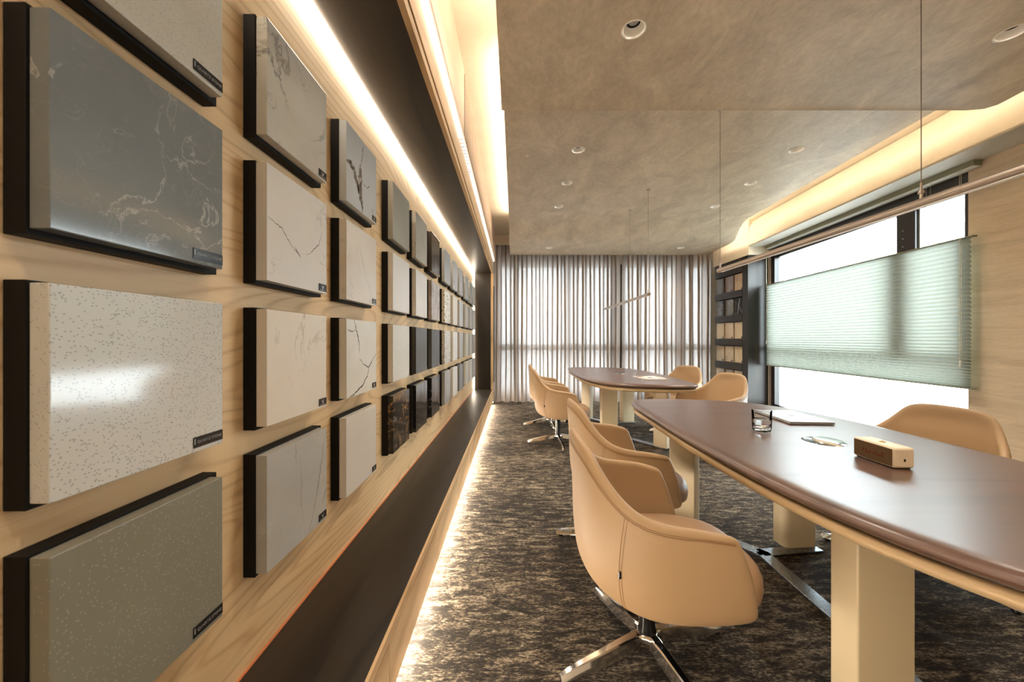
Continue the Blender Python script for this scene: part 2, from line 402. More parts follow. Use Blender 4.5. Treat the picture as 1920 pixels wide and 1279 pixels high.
for (y, xr) in ((2.3,3.16),(2.8,3.18),(3.6,3.225),(4.4,3.28),(5.1,3.33),(5.35,3.345),(5.5,3.365),(5.6,3.39),(5.7,3.42),(5.8,3.455),(5.9,3.49),(6.0,3.51),(6.1,3.525),(6.35,3.54),(6.6,3.55),(6.90,3.56)):
    far.append((y, xr, fh(y)))
panel('ceiling_drop_far', far, -.078)
sbox('ceiling_pelmet', M['cove'], -.357, -.078, 6.86, 6.90, 2.93, SLAB)
# cove strips standing on the dropped panels
led('led_strip', 'warm cove light strip hidden along the near left ceiling edge', ledmat('led_cove_l', E_COVE_L), -.075, -.055, YB+.1, 2.2, 2.815, 2.825)
led('led_strip', 'warm cove light strip hidden along the far left ceiling edge', bpy.data.materials['led_cove_l'], -.066, -.046, 2.45, 5.6, 2.965, 2.975)
led('led_strip', 'warm cove light strip hidden behind the near right ceiling edge', ledmat('led_cove_r', E_COVE_R), 3.15, 3.17, YB+.1, 2.2, 2.815, 2.825)
b = MB()
def rx(y):
    for (a, xa, _), (c, xc, _) in zip(far, far[1:]):
        if a <= y <= c: return xa+(xc-xa)*(y-a)/(c-a)
    return 3.5
yy = [2.45+.15*i for i in range(29)]
for a, c in zip(yy, yy[1:]):
    z = HC+max(fh(a),fh(c))+.062
    b.prism([(rx(a)-.05,a),(rx(c)-.05,c),(rx(c)-.03,c),(rx(a)-.03,a)], z, z+.01)
tag(b.build('led_strip', bpy.data.materials['led_cove_r']), 'warm cove light strip hidden behind the far right ceiling edge', 'light strip')
# soffit over the window
SE = lambda y: 3.33 + .0683*y     # inner edge of the soffit
SH = HC + 1.475
rs = []
b = MB(); b.prism([(SE(YB),YB),(wx(YB)+.05,YB),(wx(5.95)+.05,5.95),(SE(5.95),5.95)], SH, SH+.02); struct(b.build('trim_5', M['soffit']))
rs = []
for y in (YB, 5.95, 7.0):
    e = SE(min(y,5.95))+ (0 if y <= 5.95 else 0.0); z0 = SH if y <= 5.95 else SH
    rs.append([Vector((e, y, z0)), Vector((e+.0, y, z0+.2)), Vector((e+.012, y, z0+.3)), Vector((e+.05, y, z0+.4)), Vector((e+.1, y, SLAB)), Vector((e+.2, y, SLAB)), Vector((e+.2,y,z0+.005))])
struct(fixn(MB().rings(rs[:2]).build('trim_6', M['cove'], smooth=True)))
BH = 2.537
b = MB(); b.prism([(3.735,5.955),(4.2,5.955),(4.2,7.02),(3.735,7.02)], BH, SLAB); struct(b.build('trim_7', M['cove']))

# window wall on the right (glazing plane lies a bit outside the wall face)
ang = -math.atan(WS)
def seg_wall(name, y0, y1, z0, z1, m, t0=0, t1=.22):
    return struct(MB().prism([(wx(y0)+t0,y0),(wx(y0)+t1,y0),(wx(y1)+t1,y1),(wx(y1)+t0,y1)], z0, z1).build(name, m))
W0, W1 = 3.17, 5.93
seg_wall('wall_right', YB, W0, 0, SLAB, M['wall_right'])
seg_wall('wall_right_far', W1+.02, YE, 0, SLAB, M['plain_wall'])
seg_wall('wall_right_head', W0, W1+.02, 2.62, SLAB, M['soffit'])
seg_wall('wall_right_sill', W0, W1+.02, 0, .10, M['plain_wall'])
win = struct(bpy.data.objects.new('window_1', None)); COL.objects.link(win)
def fr(name, y0, y1, z0, z1, m=None, t0=.02, t1=.10):
    return MB().prism([(wx(y0)+t0,y0),(wx(y0)+t1,y0),(wx(y1)+t1,y1),(wx(y1)+t0,y1)], z0, z1).build(name, m or M['frame'], win)
fr('frame_jamb', W0, W0+.045, 1.0, 2.62); fr('frame_jamb', W0, W0+.012, .10, 1.0, None, .05, .1); fr('frame_jamb', W1-.09, W1-.0, .10, 2.62)
fr('frame_jamb', W1, W1+.03, .10, 2.62, M['frame_pale'], .0, .10)
fr('frame_head', W0+.045, W1-.09, 2.52, 2.62); fr('frame_head', W0+.045, W1-.09, 2.46, 2.50, None, .04, .1)
fr('frame_sill', W0+.045, W1-.09, .10, .17)
fr('mullion', 3.63, 3.72, 1.08, 2.46, None, .01, .10); fr('mullion', 3.724, 3.843, 1.08, 2.46, None, .03, .10)
fr('bolt', 3.77, 3.776, 2.2, 2.206, M['emblem'], .024, .031); fr('bolt', 3.77, 3.776, 2.12, 2.126, M['emblem'], .024, .031); fr('bolt', 3.77, 3.776, 2.28, 2.286, M['emblem'], .024, .031)
fr('sash_edge', 3.612, 3.628, 1.08, 2.46, M['emblem'], .04, .08)
fr('transom', W0+.012, W1-.09, 1.0, 1.08, None, .03, .1)
fr('pane', W0+.045, 3.612, 1.08, 2.46, M['pane'], .068, .074); fr('pane', 3.843, W1-.09, 1.08, 2.46, M['pane'], .068, .074); fr('pane', W0+.012, W1-.09, .17, 1.0, M['pane'], .068, .074)

# outside pier with pale brick seen through the left pane
def brickmat():
    m, n, l, p = mat('pale_brick'); mp = mapping(n, l, (1,1,1), (0,0,0), (R(90),0,0))
    t = n.new('ShaderNodeTexBrick'); t.inputs['Scale'].default_value = 5; t.inputs['Color1'].default_value = (.060,.058,.062,1); t.inputs['Color2'].default_value = (.050,.048,.052,1); t.inputs['Mortar'].default_value = (.02,.02,.022,1)
    l.new(mp.outputs[0], t.inputs['Vector']); l.new(t.outputs['Color'], p.inputs['Base Color']); p.inputs['Roughness'].default_value = .8; return m
ob = thing('neighbour_pier', 'pale brick pier with dark frames outside the left window pane', 'pier', (7.1,10.2,0))
ob['kind'] = 'structure'
MB().box(-.16,.06,0,.3,-3,7).build('brick_face', brickmat(), ob)
b = MB(); b.box(.08,.11,.0,.2,-3,7).box(.13,.15,.02,.2,-3,7).box(.18,.24,.0,.2,-3,7); b.build('metal_frame', M['frame'], ob)

# curtained window wall at the far end
sbox('wall_far_left', M['plain_wall'], -.85, -.36, 7.2, 7.5, 0, SLAB)
sbox('wall_far_right', M['plain_wall'], 3.75, 4.6, 7.2, 7.5, 0, SLAB)
sbox('wall_far_head', M['plain_wall'], -.36, 3.75, 7.2, 7.5, 2.62, SLAB)
sbox('wall_far_sill', M['plain_wall'], -.36, 3.75, 7.2, 7.5, 0, .2)
w2 = struct(bpy.data.objects.new('window_2', None)); COL.objects.link(w2)
for (a, c) in ((-.36,-.28),(-.02,.06),(1.0,1.08),(1.86,2.12),(3.05,3.24),(3.68,3.75)):
    MB().box(a,c,7.14,7.24,.2,2.62).build('mullion', M['frame'], w2)
MB().box(-.36,3.75,7.13,7.24,.98,1.10).build('transom', M['frame'], w2)
MB().box(-.36,3.75,7.26,7.265,.2,2.62).build('pane', M['pane'], w2)

def curtain(x0, x1, label, seed, gath0=0, gath1=0):
    rnd = random.Random(seed); n = int((x1-x0)/.158); per = 20; tot = n*per
    ph = [rnd.uniform(.75,1.25) for _ in range(n+2)]
    xs, ysv = [], []
    for i in range(tot+1):
        s = i/per; k = int(s); a = ph[min(k,n)]*(1-(s-k)) + ph[min(k+1,n+1)]*(s-k)
        t = 2*math.pi*s
        xs.append(x0 + (x1-x0)*s/n - .034*math.sin(2*t)*a + .012*math.sin(.37*t+seed)); ysv.append(.046*math.cos(t)*a + .006*math.cos(3*t+k) + .006*math.sin(.23*t))
    zs = [.015,.10,.5,1.0,1.6,2.2,2.7,2.92,2.99]; b = MB(); N = tot+1; vs = []
    for z in zs:
        f = 1.0 if z < 2.7 else .75
        for i in range(N):
            tw = .010*math.sin(i*.09+z*1.6+seed)*(1-z/3)
            hem = .008*math.sin(i*2*math.pi/per+.6) if z < .05 else 0
            vs.append((xs[i]+tw, 7.01+ysv[i]*f*(1+.12*math.sin(z*2+i*.02)), z+hem))
    fs = [(k*N+i, k*N+i+1, (k+1)*N+i+1, (k+1)*N+i) for k in range(len(zs)-1) for i in range(tot)]
    b.add(vs, fs)
    return b, label
b, lb = curtain(-.40, 1.985, '', 3); tag(b.build('curtain', M['curtain'], smooth=True, angle=180), 'left linen curtain of the far window, behind the left-hand chairs', 'curtain', 'linen curtains on the far window')
b, lb = curtain(2.055, 3.69, '', 5); tag(b.build('curtain', M['curtain'], smooth=True, angle=180), 'right linen curtain of the far window, beside the black shelf cabinet', 'curtain', 'linen curtains on the far window')
tag(MB().box(-.36,3.70,6.99,7.02,2.99,3.01).build('curtain_track', M['white_paint']), 'curtain track fixed above the far window', 'track')

# ------------------------------------------------------------------ stone samples on the wood wall
FX = -.6815; TS = .325
COLY = [.54 + .487*k + (1.555-.487*3)*0 for k in range(3)]
COLY = [.547, 1.028, 1.515, 2.097, 2.587, 3.078, 3.65, 4.14, 4.63, 5.205, 5.69, 6.175]
ROWZ = [HC+.889, HC+.4876, HC+.083, HC-.3212]
W_ = (.66,.64,.60)
def vein_line(b, pts, wd, jit=.35, seed=1, z=0):
    """inlaid vein: jagged ribbon on the slab face; points in 0..1 slab units (u right, v up)"""
    rnd = random.Random(seed); P = []
    for (a, c) in zip(pts, pts[1:]):
        L = math.hypot(c[0]-a[0], c[1]-a[1]); k = max(2, int(L/.025))
        for i in range(k):
            t = i/k; P.append((a[0]+(c[0]-a[0])*t + rnd.uniform(-.008,.008), a[1]+(c[1]-a[1])*t + rnd.uniform(-.008,.008)))
    P.append(pts[-1]); vs = []; n = len(P)
    for i, p in enumerate(P):
        q0, q1 = P[max(i-1,0)], P[min(i+1,n-1)]; d = Vector((q1[0]-q0[0], q1[1]-q0[1])).normalized(); nn = Vector((-d.y, d.x))
        ww = wd*(.25+.75*math.sin(math.pi*min(1,max(0,(i+.5)/n))))*rnd.uniform(1-jit,1+jit)
        for s_ in (-1, 1):
            u = min(.995,max(.005,p[0]+nn.x*ww*s_)); v = min(.995,max(.005,p[1]+nn.y*ww*s_)); vs.append((.0003+z, (u-.5)*TS, (v-.5)*TS))
    b.add(vs, [(2*i, 2*i+2, 2*i+3, 2*i+1) for i in range(n-1)])
SP = {}
def sp(c, r, look, mt, lines=None, vm=None): SP[(c,r)] = (look, mt, lines, vm)
D = (.05,.045,.04)
sp(1,1,'plain warm grey quartz', dict(base=(.47,.45,.40), base2=(.43,.41,.36), speck=(.36,.34,.3), sd=.8, ss=220, rough=.3))
sp(1,2,'blue-grey quartz with white wisps', dict(base=(.195,.21,.215), base2=(.165,.18,.187), vein=(.42,.44,.43), vs=6, vw=.014, vmask=.46, vein2=(.26,.27,.265), cloud=4, rough=.1, seed=3))
sp(1,3,'white quartz with fine grey specks', dict(base=(.56,.56,.54), base2=(.53,.53,.51), speck=(.36,.35,.34), sd=.80, ss=210, rough=.1, seed=2, sstretch=(1,.6,1)))
sp(1,4,'sage grey fine-grained quartz', dict(base=(.25,.24,.19), base2=(.22,.21,.165), speck=(.42,.40,.34), sd=.90, ss=170, rough=.35, seed=4, vein=None))
sp(2,1,'grey-white marble with smoky veins', dict(base=(.52,.50,.45), base2=(.44,.42,.37), vein=(.15,.145,.14), vs=2.6, vw=.018, vmask=.45, vein2=(.28,.27,.25), rough=.16, seed=6))
sp(2,2,'white quartz with one dotted grey vein', dict(base=(.62,.60,.57), base2=(.58,.55,.52), vein=(.46,.43,.40), vs=6, vw=.01, vmask=.55, rough=.2, seed=8),
   [([(.0,.55),(.2,.5),(.35,.38),(.47,.32)],.004),([(.60,.34),(.72,.42),(.85,.52),(.9,.66)],.004),([(.4,.38),(.5,.30)],.006)], (.16,.15,.15))
sp(2,3,'cream marble with faint beige veins', dict(base=(.66,.60,.52), base2=(.62,.56,.48), vein=(.42,.36,.29), vs=2.4, vw=.012, vmask=.5, rough=.22, seed=9))
sp(2,4,'grey marble with cracked dark veins', dict(base=(.42,.41,.385), base2=(.36,.35,.33), vein=(.60,.59,.56), vs=7, vw=.02, vmask=.56, rough=.3, seed=11),
   [([(.98,.96),(.90,.70),(.85,.5),(.78,.30),(.70,.12),(.65,.0)],.0035),([(.48,.80),(.52,.60),(.50,.40),(.55,.15)],.002),([(.42,1.0),(.42,.78)],.002),([(1.0,.35),(.92,.2)],.004)], (.13,.12,.11))
sp(3,1,'pale grey marble with broad brown vein', dict(base=(.47,.49,.50), base2=(.42,.44,.46), rough=.12, seed=12),
   [([(.0,.50),(.10,.52),(.22,.48),(.30,.36),(.38,.22)],.05),([(.40,.65),(.42,.5),(.40,.32),(.46,.14),(.50,.06)],.065),([(.52,.95),(.47,.75),(.43,.6)],.010),([(.46,.14),(.50,.0)],.012),([(.52,.42),(.66,.42),(.74,.47)],.008),([(.82,.2),(.88,.12)],.006)], None)
sp(3,2,'white marble with one thin slanting vein', dict(base=(.62,.58,.53), base2=(.58,.54,.49), vein=(.45,.40,.35), vs=4, vw=.01, vmask=.55, rough=.22, seed=14),
   [([(.38,.78),(.45,.66),(.55,.48),(.62,.36)],.0035),([(.62,.36),(.75,.24),(.78,.16)],.0025),([(.05,.30),(.25,.12)],.002)], (.25,.22,.19))
sp(3,3,'white marble with bold black cracks', dict(base=(.62,.60,.55), base2=(.57,.55,.50), vein=(.52,.50,.46), vs=3, vw=.04, vmask=.5, rough=.2, seed=15),
   [([(.22,1.0),(.32,.82),(.38,.70),(.38,.56)],.010),([(.02,.88),(.12,.84),(.26,.86)],.006),([(.40,.48),(.56,.38),(.72,.34),(.82,.42),(.98,.52)],.008),([(.72,.34),(.66,.22),(.48,.10),(.22,.02),(.05,-.0)],.010)], (.05,.045,.04))
sp(3,4,'plain warm white quartz', dict(base=(.60,.57,.53), base2=(.58,.55,.51), rough=.3, seed=16))
sp(4,1,'grey-green concrete quartz', dict(base=(.35,.335,.28), base2=(.30,.29,.24), rough=.45, seed=17))
sp(4,2,'plain bright white quartz', dict(base=(.62,.60,.58), rough=.3, seed=18))
sp(4,3,'ivory quartz with pale specks', dict(base=(.58,.56,.51), speck=(.42,.39,.34), sd=.84, ss=120, rough=.3, seed=19))
sp(4,4,'black marble with amber gold veins', dict(base=(.022,.018,.015), base2=(.012,.010,.009), vein=(.55,.26,.08), vs=5, vw=.03, vmask=.50, vein2=(.25,.15,.08), rough=.06, seed=20))
sp(5,1,'beige-grey dappled marble', dict(base=(.45,.42,.37), base2=(.33,.31,.27), vein=(.24,.22,.19), vs=8, vw=.02, vmask=.5, rough=.3, seed=21))
sp(5,2,'soft white quartz', dict(base=(.60,.57,.54), rough=.3, seed=22))
sp(5,3,'charcoal slate', dict(base=(.065,.062,.060), base2=(.045,.043,.042), speck=(.15,.15,.15), sd=.95, ss=90, rough=.3, seed=23))
sp(5,4,'glossy jet black', dict(base=(.014,.013,.012), rough=.05, seed=24))
sp(6,1,'glossy dark brown-grey', dict(base=(.075,.062,.050), rough=.08, seed=25))
sp(6,2,'mottled mauve-grey', dict(base=(.42,.37,.34), base2=(.22,.19,.18), vein=(.55,.50,.46), vs=6, vw=.05, vmask=.45, cloud=12, rough=.3, seed=26))
sp(6,3,'dark slate grey', dict(base=(.085,.085,.088), base2=(.07,.07,.07), rough=.4, seed=27))
sp(6,4,'black marble with white clouding', dict(base=(.018,.017,.018), vein=(.40,.38,.38), vs=5, vw=.02, vmask=.5, rough=.07, seed=28))
sp(7,1,'plain mid grey quartz', dict(base=(.36,.36,.36), rough=.35, seed=29))
sp(7,2,'white terrazzo with large dark chips', dict(base=(.60,.57,.50), speck=(.06,.04,.03), sd=.62, ss=28, rough=.25, seed=30))
sp(7,3,'black and white speckled granite', dict(base=(.55,.53,.50), speck=(.015,.015,.02), sd=.30, ss=42, rough=.25, seed=31))
sp(7,4,'grey speckled granite', dict(base=(.32,.32,.33), base2=(.24,.24,.25), speck=(.16,.15,.15), sd=.55, ss=110, rough=.3, seed=32))
sp(8,1,'grey marble with diagonal veins', dict(base=(.45,.45,.44), vein=(.16,.15,.15), vs=2.4, vw=.015, vmask=.42, rough=.2, seed=33))
sp(8,2,'off-white quartz', dict(base=(.55,.52,.47), rough=.3, seed=34))
sp(8,3,'snow white quartz', dict(base=(.62,.61,.59), rough=.3, seed=35))
sp(8,4,'milk white quartz', dict(base=(.60,.59,.57), rough=.3, seed=36))
sp(9,1,'grey marble with one heavy black vein', dict(base=(.42,.43,.44), rough=.18, seed=37), [([(.95,1.0),(.9,.7),(.8,.35),(.6,.12),(.3,.05),(.0,.1)],.014)], (.04,.035,.03))
sp(9,2,'light grey quartz', dict(base=(.42,.42,.42), rough=.35, seed=38))
sp(9,3,'silver grey quartz', dict(base=(.38,.375,.37), rough=.35, seed=39))
sp(9,4,'blue-grey quartz', dict(base=(.20,.21,.22), rough=.35, seed=40))
sp(10,1,'misty grey marble', dict(base=(.42,.42,.41), vein=(.22,.21,.2), vs=3, vw=.03, vmask=.45, rough=.25, seed=41))
sp(10,2,'grey marble with brown wisps', dict(base=(.44,.43,.40), vein=(.22,.18,.15), vs=2.6, vw=.02, vmask=.48, rough=.25, seed=42))
sp(10,3,'sandy grey quartz', dict(base=(.45,.43,.38), rough=.35, seed=43))
sp(10,4,'pale sand quartz', dict(base=(.48,.46,.41), rough=.35, seed=44))
sp(11,1,'white marble with curling grey veins', dict(base=(.50,.49,.47), vein=(.16,.15,.14), vs=3, vw=.015, vmask=.42, rough=.2, seed=45))
sp(11,2,'ash grey quartz', dict(base=(.40,.39,.37), rough=.35, seed=46))
sp(11,3,'stone grey quartz', dict(base=(.42,.41,.39), rough=.35, seed=47))
sp(11,4,'chalk white quartz', dict(base=(.54,.53,.50), rough=.35, seed=48))
sp(12,1,'dove grey quartz', dict(base=(.44,.43,.41), rough=.35, seed=49))
sp(12,2,'pearl grey quartz', dict(base=(.48,.47,.45), rough=.35, seed=50))
sp(12,3,'smoke grey quartz', dict(base=(.36,.35,.34), rough=.35, seed=51))
sp(12,4,'fog grey quartz', dict(base=(.40,.39,.38), rough=.35, seed=52))
ROWW = ['top row','second row','third row','bottom row']
COLW = ['nearest','second','third','fourth','fifth','sixth','seventh','eighth','ninth','tenth','eleventh','farthest']
brownvein = stone('river_vein', (.26,.22,.19), (.07,.055,.045), vein=(.50,.46,.42), vs=9, vw=.04, vmask=.42, cloud=14, rough=.2, seed=60)
def slab_mesh(b, t=.030, hw=TS/2, e=.0015):
    b.box(-t, 0, -hw, hw, -hw, hw)
for ci, y0 in enumerate(COLY):
    for ri, zt in enumerate(ROWZ):
        look, kw, lines, vm = SP[(ci+1, ri+1)]
        yc, zc = y0+TS/2, zt-TS/2
        t = thing('stone_sample', '%s sample, %s, %s column from the camera' % (look, ROWW[ri], COLW[ci]), 'stone sample', (-.745, yc, zc), 0, 'stone samples on the wood wall')
        # black backing board, longer to the far side and a little lower
        MB().box(.0005, .0335, -TS/2-.004, TS/2+.020, -TS/2-.009, TS/2+.004).build('backing_board', M['black'], t, bevel=.0008, seg=1)
        b = MB(); slab_mesh(b); mats = [stone('slab_'+look.replace(' ','_')[:50], **kw)]
        if lines:
            b.cur = 1; mats.append(simple('vein_ink', vm, .25) if vm else brownvein)
            for q, (pts, wd) in enumerate(lines): vein_line(b, pts, wd, seed=q+ci*7)
        sl = b.build('stone_slab', mats, t, loc=(-FX*-1+.745 if False else .0635, 0, 0))
        if not lines: bb = sl.modifiers.new('bevel','BEVEL'); bb.width = .0018; bb.segments = 2
        # small corner tag
        if ci == 0:
            g_ = MB().box(0,.0008,-.0395,.0395,-.0115,.0115).build('label_tag', M['tag_black'], t, loc=(.0640,TS/2-.041,-TS/2+.021))
            text('lettering','QUARTZ STONE',.0088,M['tag_grey'],g_,(.0009,.003,0),(R(90),0,R(90)))
            bb = MB().box(0,.0003,-.0375,-.0345,-.004,.008).build('emblem', M['tag_grey'], g_, loc=(.0008,0,0))
        elif ci in (1,2):
            g_ = MB().box(0,.0008,-.026,.026,-.0125,.0125).build('label_tag', M['tag_black'], t, loc=(.0640,TS/2-.0275,-TS/2+.020))
            e_ = MB(); e_.add([(.0009,-.007,.008),(.0009,-.0045,.006),(.0009,0,-.001),(.0009,.0075,.0075),(.0009,.009,.0075),(.0009,.0015,-.005),(.0009,0,-.006),(.0009,-.0065,.004)], [(0,7,2,1),(7,6,5,2),(2,5,4,3)])
            for s_ in range(6): e_.box(.0008,.0009,-.018+s_*.0062,-.0145+s_*.0062,-.0095,-.0078)
            e_.build('emblem', M['emblem'], g_)
        else:
            bright = (ci+ri) % 3 == 1
            MB().box(0,.0010,-.006,.006,-.009,.009).build('label_tag', M['brass'] if ci < 6 else M['tag_black'], t, loc=(.0640,TS/2-.0085,-TS/2+.013))

# ------------------------------------------------------------------ black shelf cabinet with samples (far right)
CX = 3.735
cab = thing('display_cabinet', 'tall black wooden display cabinet between the far curtain and the window', 'cabinet', (CX,6.45,0))
MB().box(.0, wx(5.97)-CX-.002, -.48, -.455, 0, BH-.001).build('side_panel', M['wood_dark_v'], cab)
MB().box(.09, .29, -.455, .52, 0, BH-.001).build('back_panel', M['wood_dark_v'], cab)
MB().box(.0, .09, -.455, -.33, 0, BH-.001).build('stile', M['wood_dark_v'], cab)
rz = [1.59+.405*k for k in range(3)]
SZs = [(2.02,2.29),(1.61,1.885),(1.205,1.48),(.80,1.07),(.39,.66)]
for z0, z1 in ((2.30,BH-.001),(1.895,2.01),(1.49,1.60),(1.08,1.195),(.67,.79),(.0,.38)):
    MB().box(-.004,.09,-.33,.50,z0,z1).build('shelf_rail', M['wood_dark'], cab, bevel=.002)
smp = [[('dark brown veined',(.10,.065,.04)),('brown',(.20,.13,.085)),('tan with a thin line',(.55,.40,.26))],
       [('dark with bronze veins',(.035,.025,.018)),('olive brown',(.085,.07,.045)),('black with crossing white veins',(.012,.012,.012))],
       [('golden beige',(.50,.37,.22)),('tan',(.48,.34,.20)),('pale beige veined',(.58,.45,.30))],
       [('beige streaked',(.46,.36,.23)),('beige with a slanting dark vein',(.54,.42,.28)),('pale gold veined',(.56,.44,.28))],
       [('ochre',(.46,.35,.22)),('mottled tan',(.36,.28,.19)),('light sand',(.56,.45,.32))]]
cy = [(6.70,6.95),(6.415,6.665),(6.13,6.38)]
for r_i, (z0, z1) in enumerate(SZs):
    for c_i in range(3):
        a, c = cy[c_i]; look, colr = smp[r_i][c_i]
        pos = ['by the curtain','in the middle','by the window'][c_i]
        t = thing('stone_sample', '%s sample on black cabinet shelf, %s row, %s' % (look, ['top','second','third','fourth','lowest'][r_i], pos), 'stone sample', (CX+.03,(a+c)/2,z0-.005), 0, 'stone samples in the black cabinet')
        b = MB(); H = z1-z0; hw = (c-a)/2
        b.box(0,.02,-hw,hw,0.0,H); mats = [stone('cabinet_slab_%d_%d' % (r_i,c_i), colr, tuple(v*.8 for v in colr), vein=tuple(v*.45 for v in colr) if r_i != 1 else (.4,.34,.25), vs=4, vw=.012, vmask=.5, rough=.12, seed=70+r_i*3+c_i)]
        if (r_i, c_i) in ((1,2),(3,1),(3,2),(0,2),(1,0)):
            b.cur = 1; mats.append(simple('cabinet_vein', (.55,.55,.52) if r_i == 1 and c_i == 2 else (.35,.22,.1) if r_i == 1 else (.16,.11,.07), .3))
            L = {(1,2): [[(.9,.05),(.35,.62)],[(.32,.0),(.55,.95)],[(.1,.0),(.0,.1)]], (3,1): [[(.95,.95),(.05,.05)]], (3,2): [[(.3,.95),(.5,.5),(.7,.1)]], (0,2): [[(.05,.62),(.95,.58)]], (1,0): [[(.9,.75),(.3,.4),(.1,.45)],[(.6,.55),(.2,.2)]]}[(r_i,c_i)]
            for pts in L:
                vs = []; n = len(pts)
                for i, (u, v) in enumerate(pts):
                    vs += [(-.0004, (.5-u)*2*hw-.0035, v*H), (-.0004, (.5-u)*2*hw+.0035, v*H+.003)]
                b.add(vs, [(2*i,2*i+1,2*i+3,2*i+2) for i in range(n-1)])
        b.build('stone_slab', mats, t)
        MB().box(-.0015,0,-.022,.022,-.009,.009).build('label_tag', M['tag_black'], t, loc=(0,-hw+.045,.02))

# ------------------------------------------------------------------ cellular shade
sh = thing('cellular_shade', 'wide sage green pleated window shade half lowered over the window', 'window shade', (0,0,0))
BX = lambda y: WX0 - .06 + WS*y
def bprism(name, y0, y1, z0, z1, m, t0, t1, bev=0):
    return MB().prism([(BX(y0)+t0,y0),(BX(y0)+t1,y0),(BX(y1)+t1,y1),(BX(y1)+t0,y1)], z0, z1).build(name, m, sh, bevel=bev)
Y0, Y1 = 3.09, 5.90; ZT, ZB = HC+.845, HC-.405
bprism('headrail', Y0-.03, Y1+.01, SH-.045, SH-.001, M['rail'], -.02, .045)
bprism('headrail_base', Y0-.02, Y1+.005, SH-.052, SH-.045, M['white_paint'], -.012, .04)
bprism('top_rail', Y0-.02, Y1, ZT, ZT+.012, M['rail'], -.022, .022)
bprism('bottom_rail', Y0-.02, Y1, ZB-.012, ZB, M['rail'], -.022, .022)
# accordion fabric, pleats closing up towards the bottom rail
zz = []; z = ZT; NP = 39
for k in range(NP*2+1):
    zz.append(k/(NP*2.))
zf = lambda t: ZT + (ZB-ZT)*(1-(1-t)**1.28)
for side, nm in ((-1,'pleated_fabric'),):
    vs = []; nY = 12
    for k, t in enumerate(zz):
        off = (.001 + (.019 if k % 2 else 0))*side
        for i in range(nY+1):
            y = Y0 + (Y1-Y0)*i/nY; vs.append((BX(y)+off, y, zf(t)))
    fs = [(k*(nY+1)+i, k*(nY+1)+i+1, (k+1)*(nY+1)+i+1, (k+1)*(nY+1)+i) for k in range(len(zz)-1) for i in range(nY)]
    b = MB(); b.add(vs, fs); b.build(nm, M['shade'], sh)
def cords(yc, zlow):
    b = MB()
    for d in (-.006,.006): b.tube([(BX(yc)-.03, yc+d, SH-.05), (BX(yc)-.03, yc+d, zlow)], .0016, 6)
    b.build('pull_cord', M['cord'], sh)
    MB().lathe([(.002,0),(.007,.006),(.007,.05),(.003,.06)], 12, (BX(yc)-.03,yc,zlow-.05), True, True).build('cord_handle', M['white_paint'], sh, smooth=True)
cords(Y0+.06, HC-.19); cords(Y1-.03, HC-.03)
for yc in (3.42, 3.46): MB().tube([(BX(yc), yc, SH-.05), (BX(yc), yc, ZT)], .001, 6).build('suspension_cord', M['cord'], sh)

# ------------------------------------------------------------------ tables
CT = (1.355, 1.65)
half = [(.83,2.60),(.868,2.76),(.955,2.83),(1.15,2.845),(1.35,2.812),(1.59,2.73),(1.74,2.585),(1.838,2.37),(1.888,2.1),(1.905,1.8),(1.905,1.4),(1.892,1.0)]
outl = [(x-CT[0], y-CT[1]) for x, y in half]; outl += [(-x, -y) for x, y in outl]
outl = [(p.x, p.y) for p in cr([(x,y,0) for x,y in outl], 8, True)]
outl.reverse()
def inset(pts, d):
    n = len(pts); out = []
    for i in range(n):
        a, c = Vector(pts[(i-1)%n]), Vector(pts[(i+1)%n]); t = (c-a).normalized(); nn = Vector((-t.y, t.x))
        out.append((pts[i][0]+nn.x*d, pts[i][1]+nn.y*d))
    return out
area = sum(a[0]*c[1]-c[0]*a[1] for a, c in zip(outl, outl[1:]+outl[:1]))
SG = 1 if area > 0 else -1
def loft(name, prof, m, par):
    rs = [[Vector((x,y,z)) for x, y in inset(outl, d*SG)] for d, z in prof]
    return fixn(MB().rings(rs).build(name, m, par, smooth=True, angle=50))
TZ = .74
def leg_section(w_, d_):
    # long slab: the two outer corners well rounded, the inner ones nearly square
    p = []
    for cx, cy_, r_, a0 in ((w_/2,-d_/2,.006,-90),(w_/2,d_/2,.006,0),(-w_/2,d_/2,.006,90),(-w_/2,-d_/2,.034,180)):
        sx, sy = (1 if cx > 0 else -1), (1 if cy_ > 0 else -1)
        for k in range(7):
            a = R(a0+90*k/6); p.append((cx-sx*r_+r_*math.cos(a), cy_-sy*r_+r_*math.sin(a)))
    return p
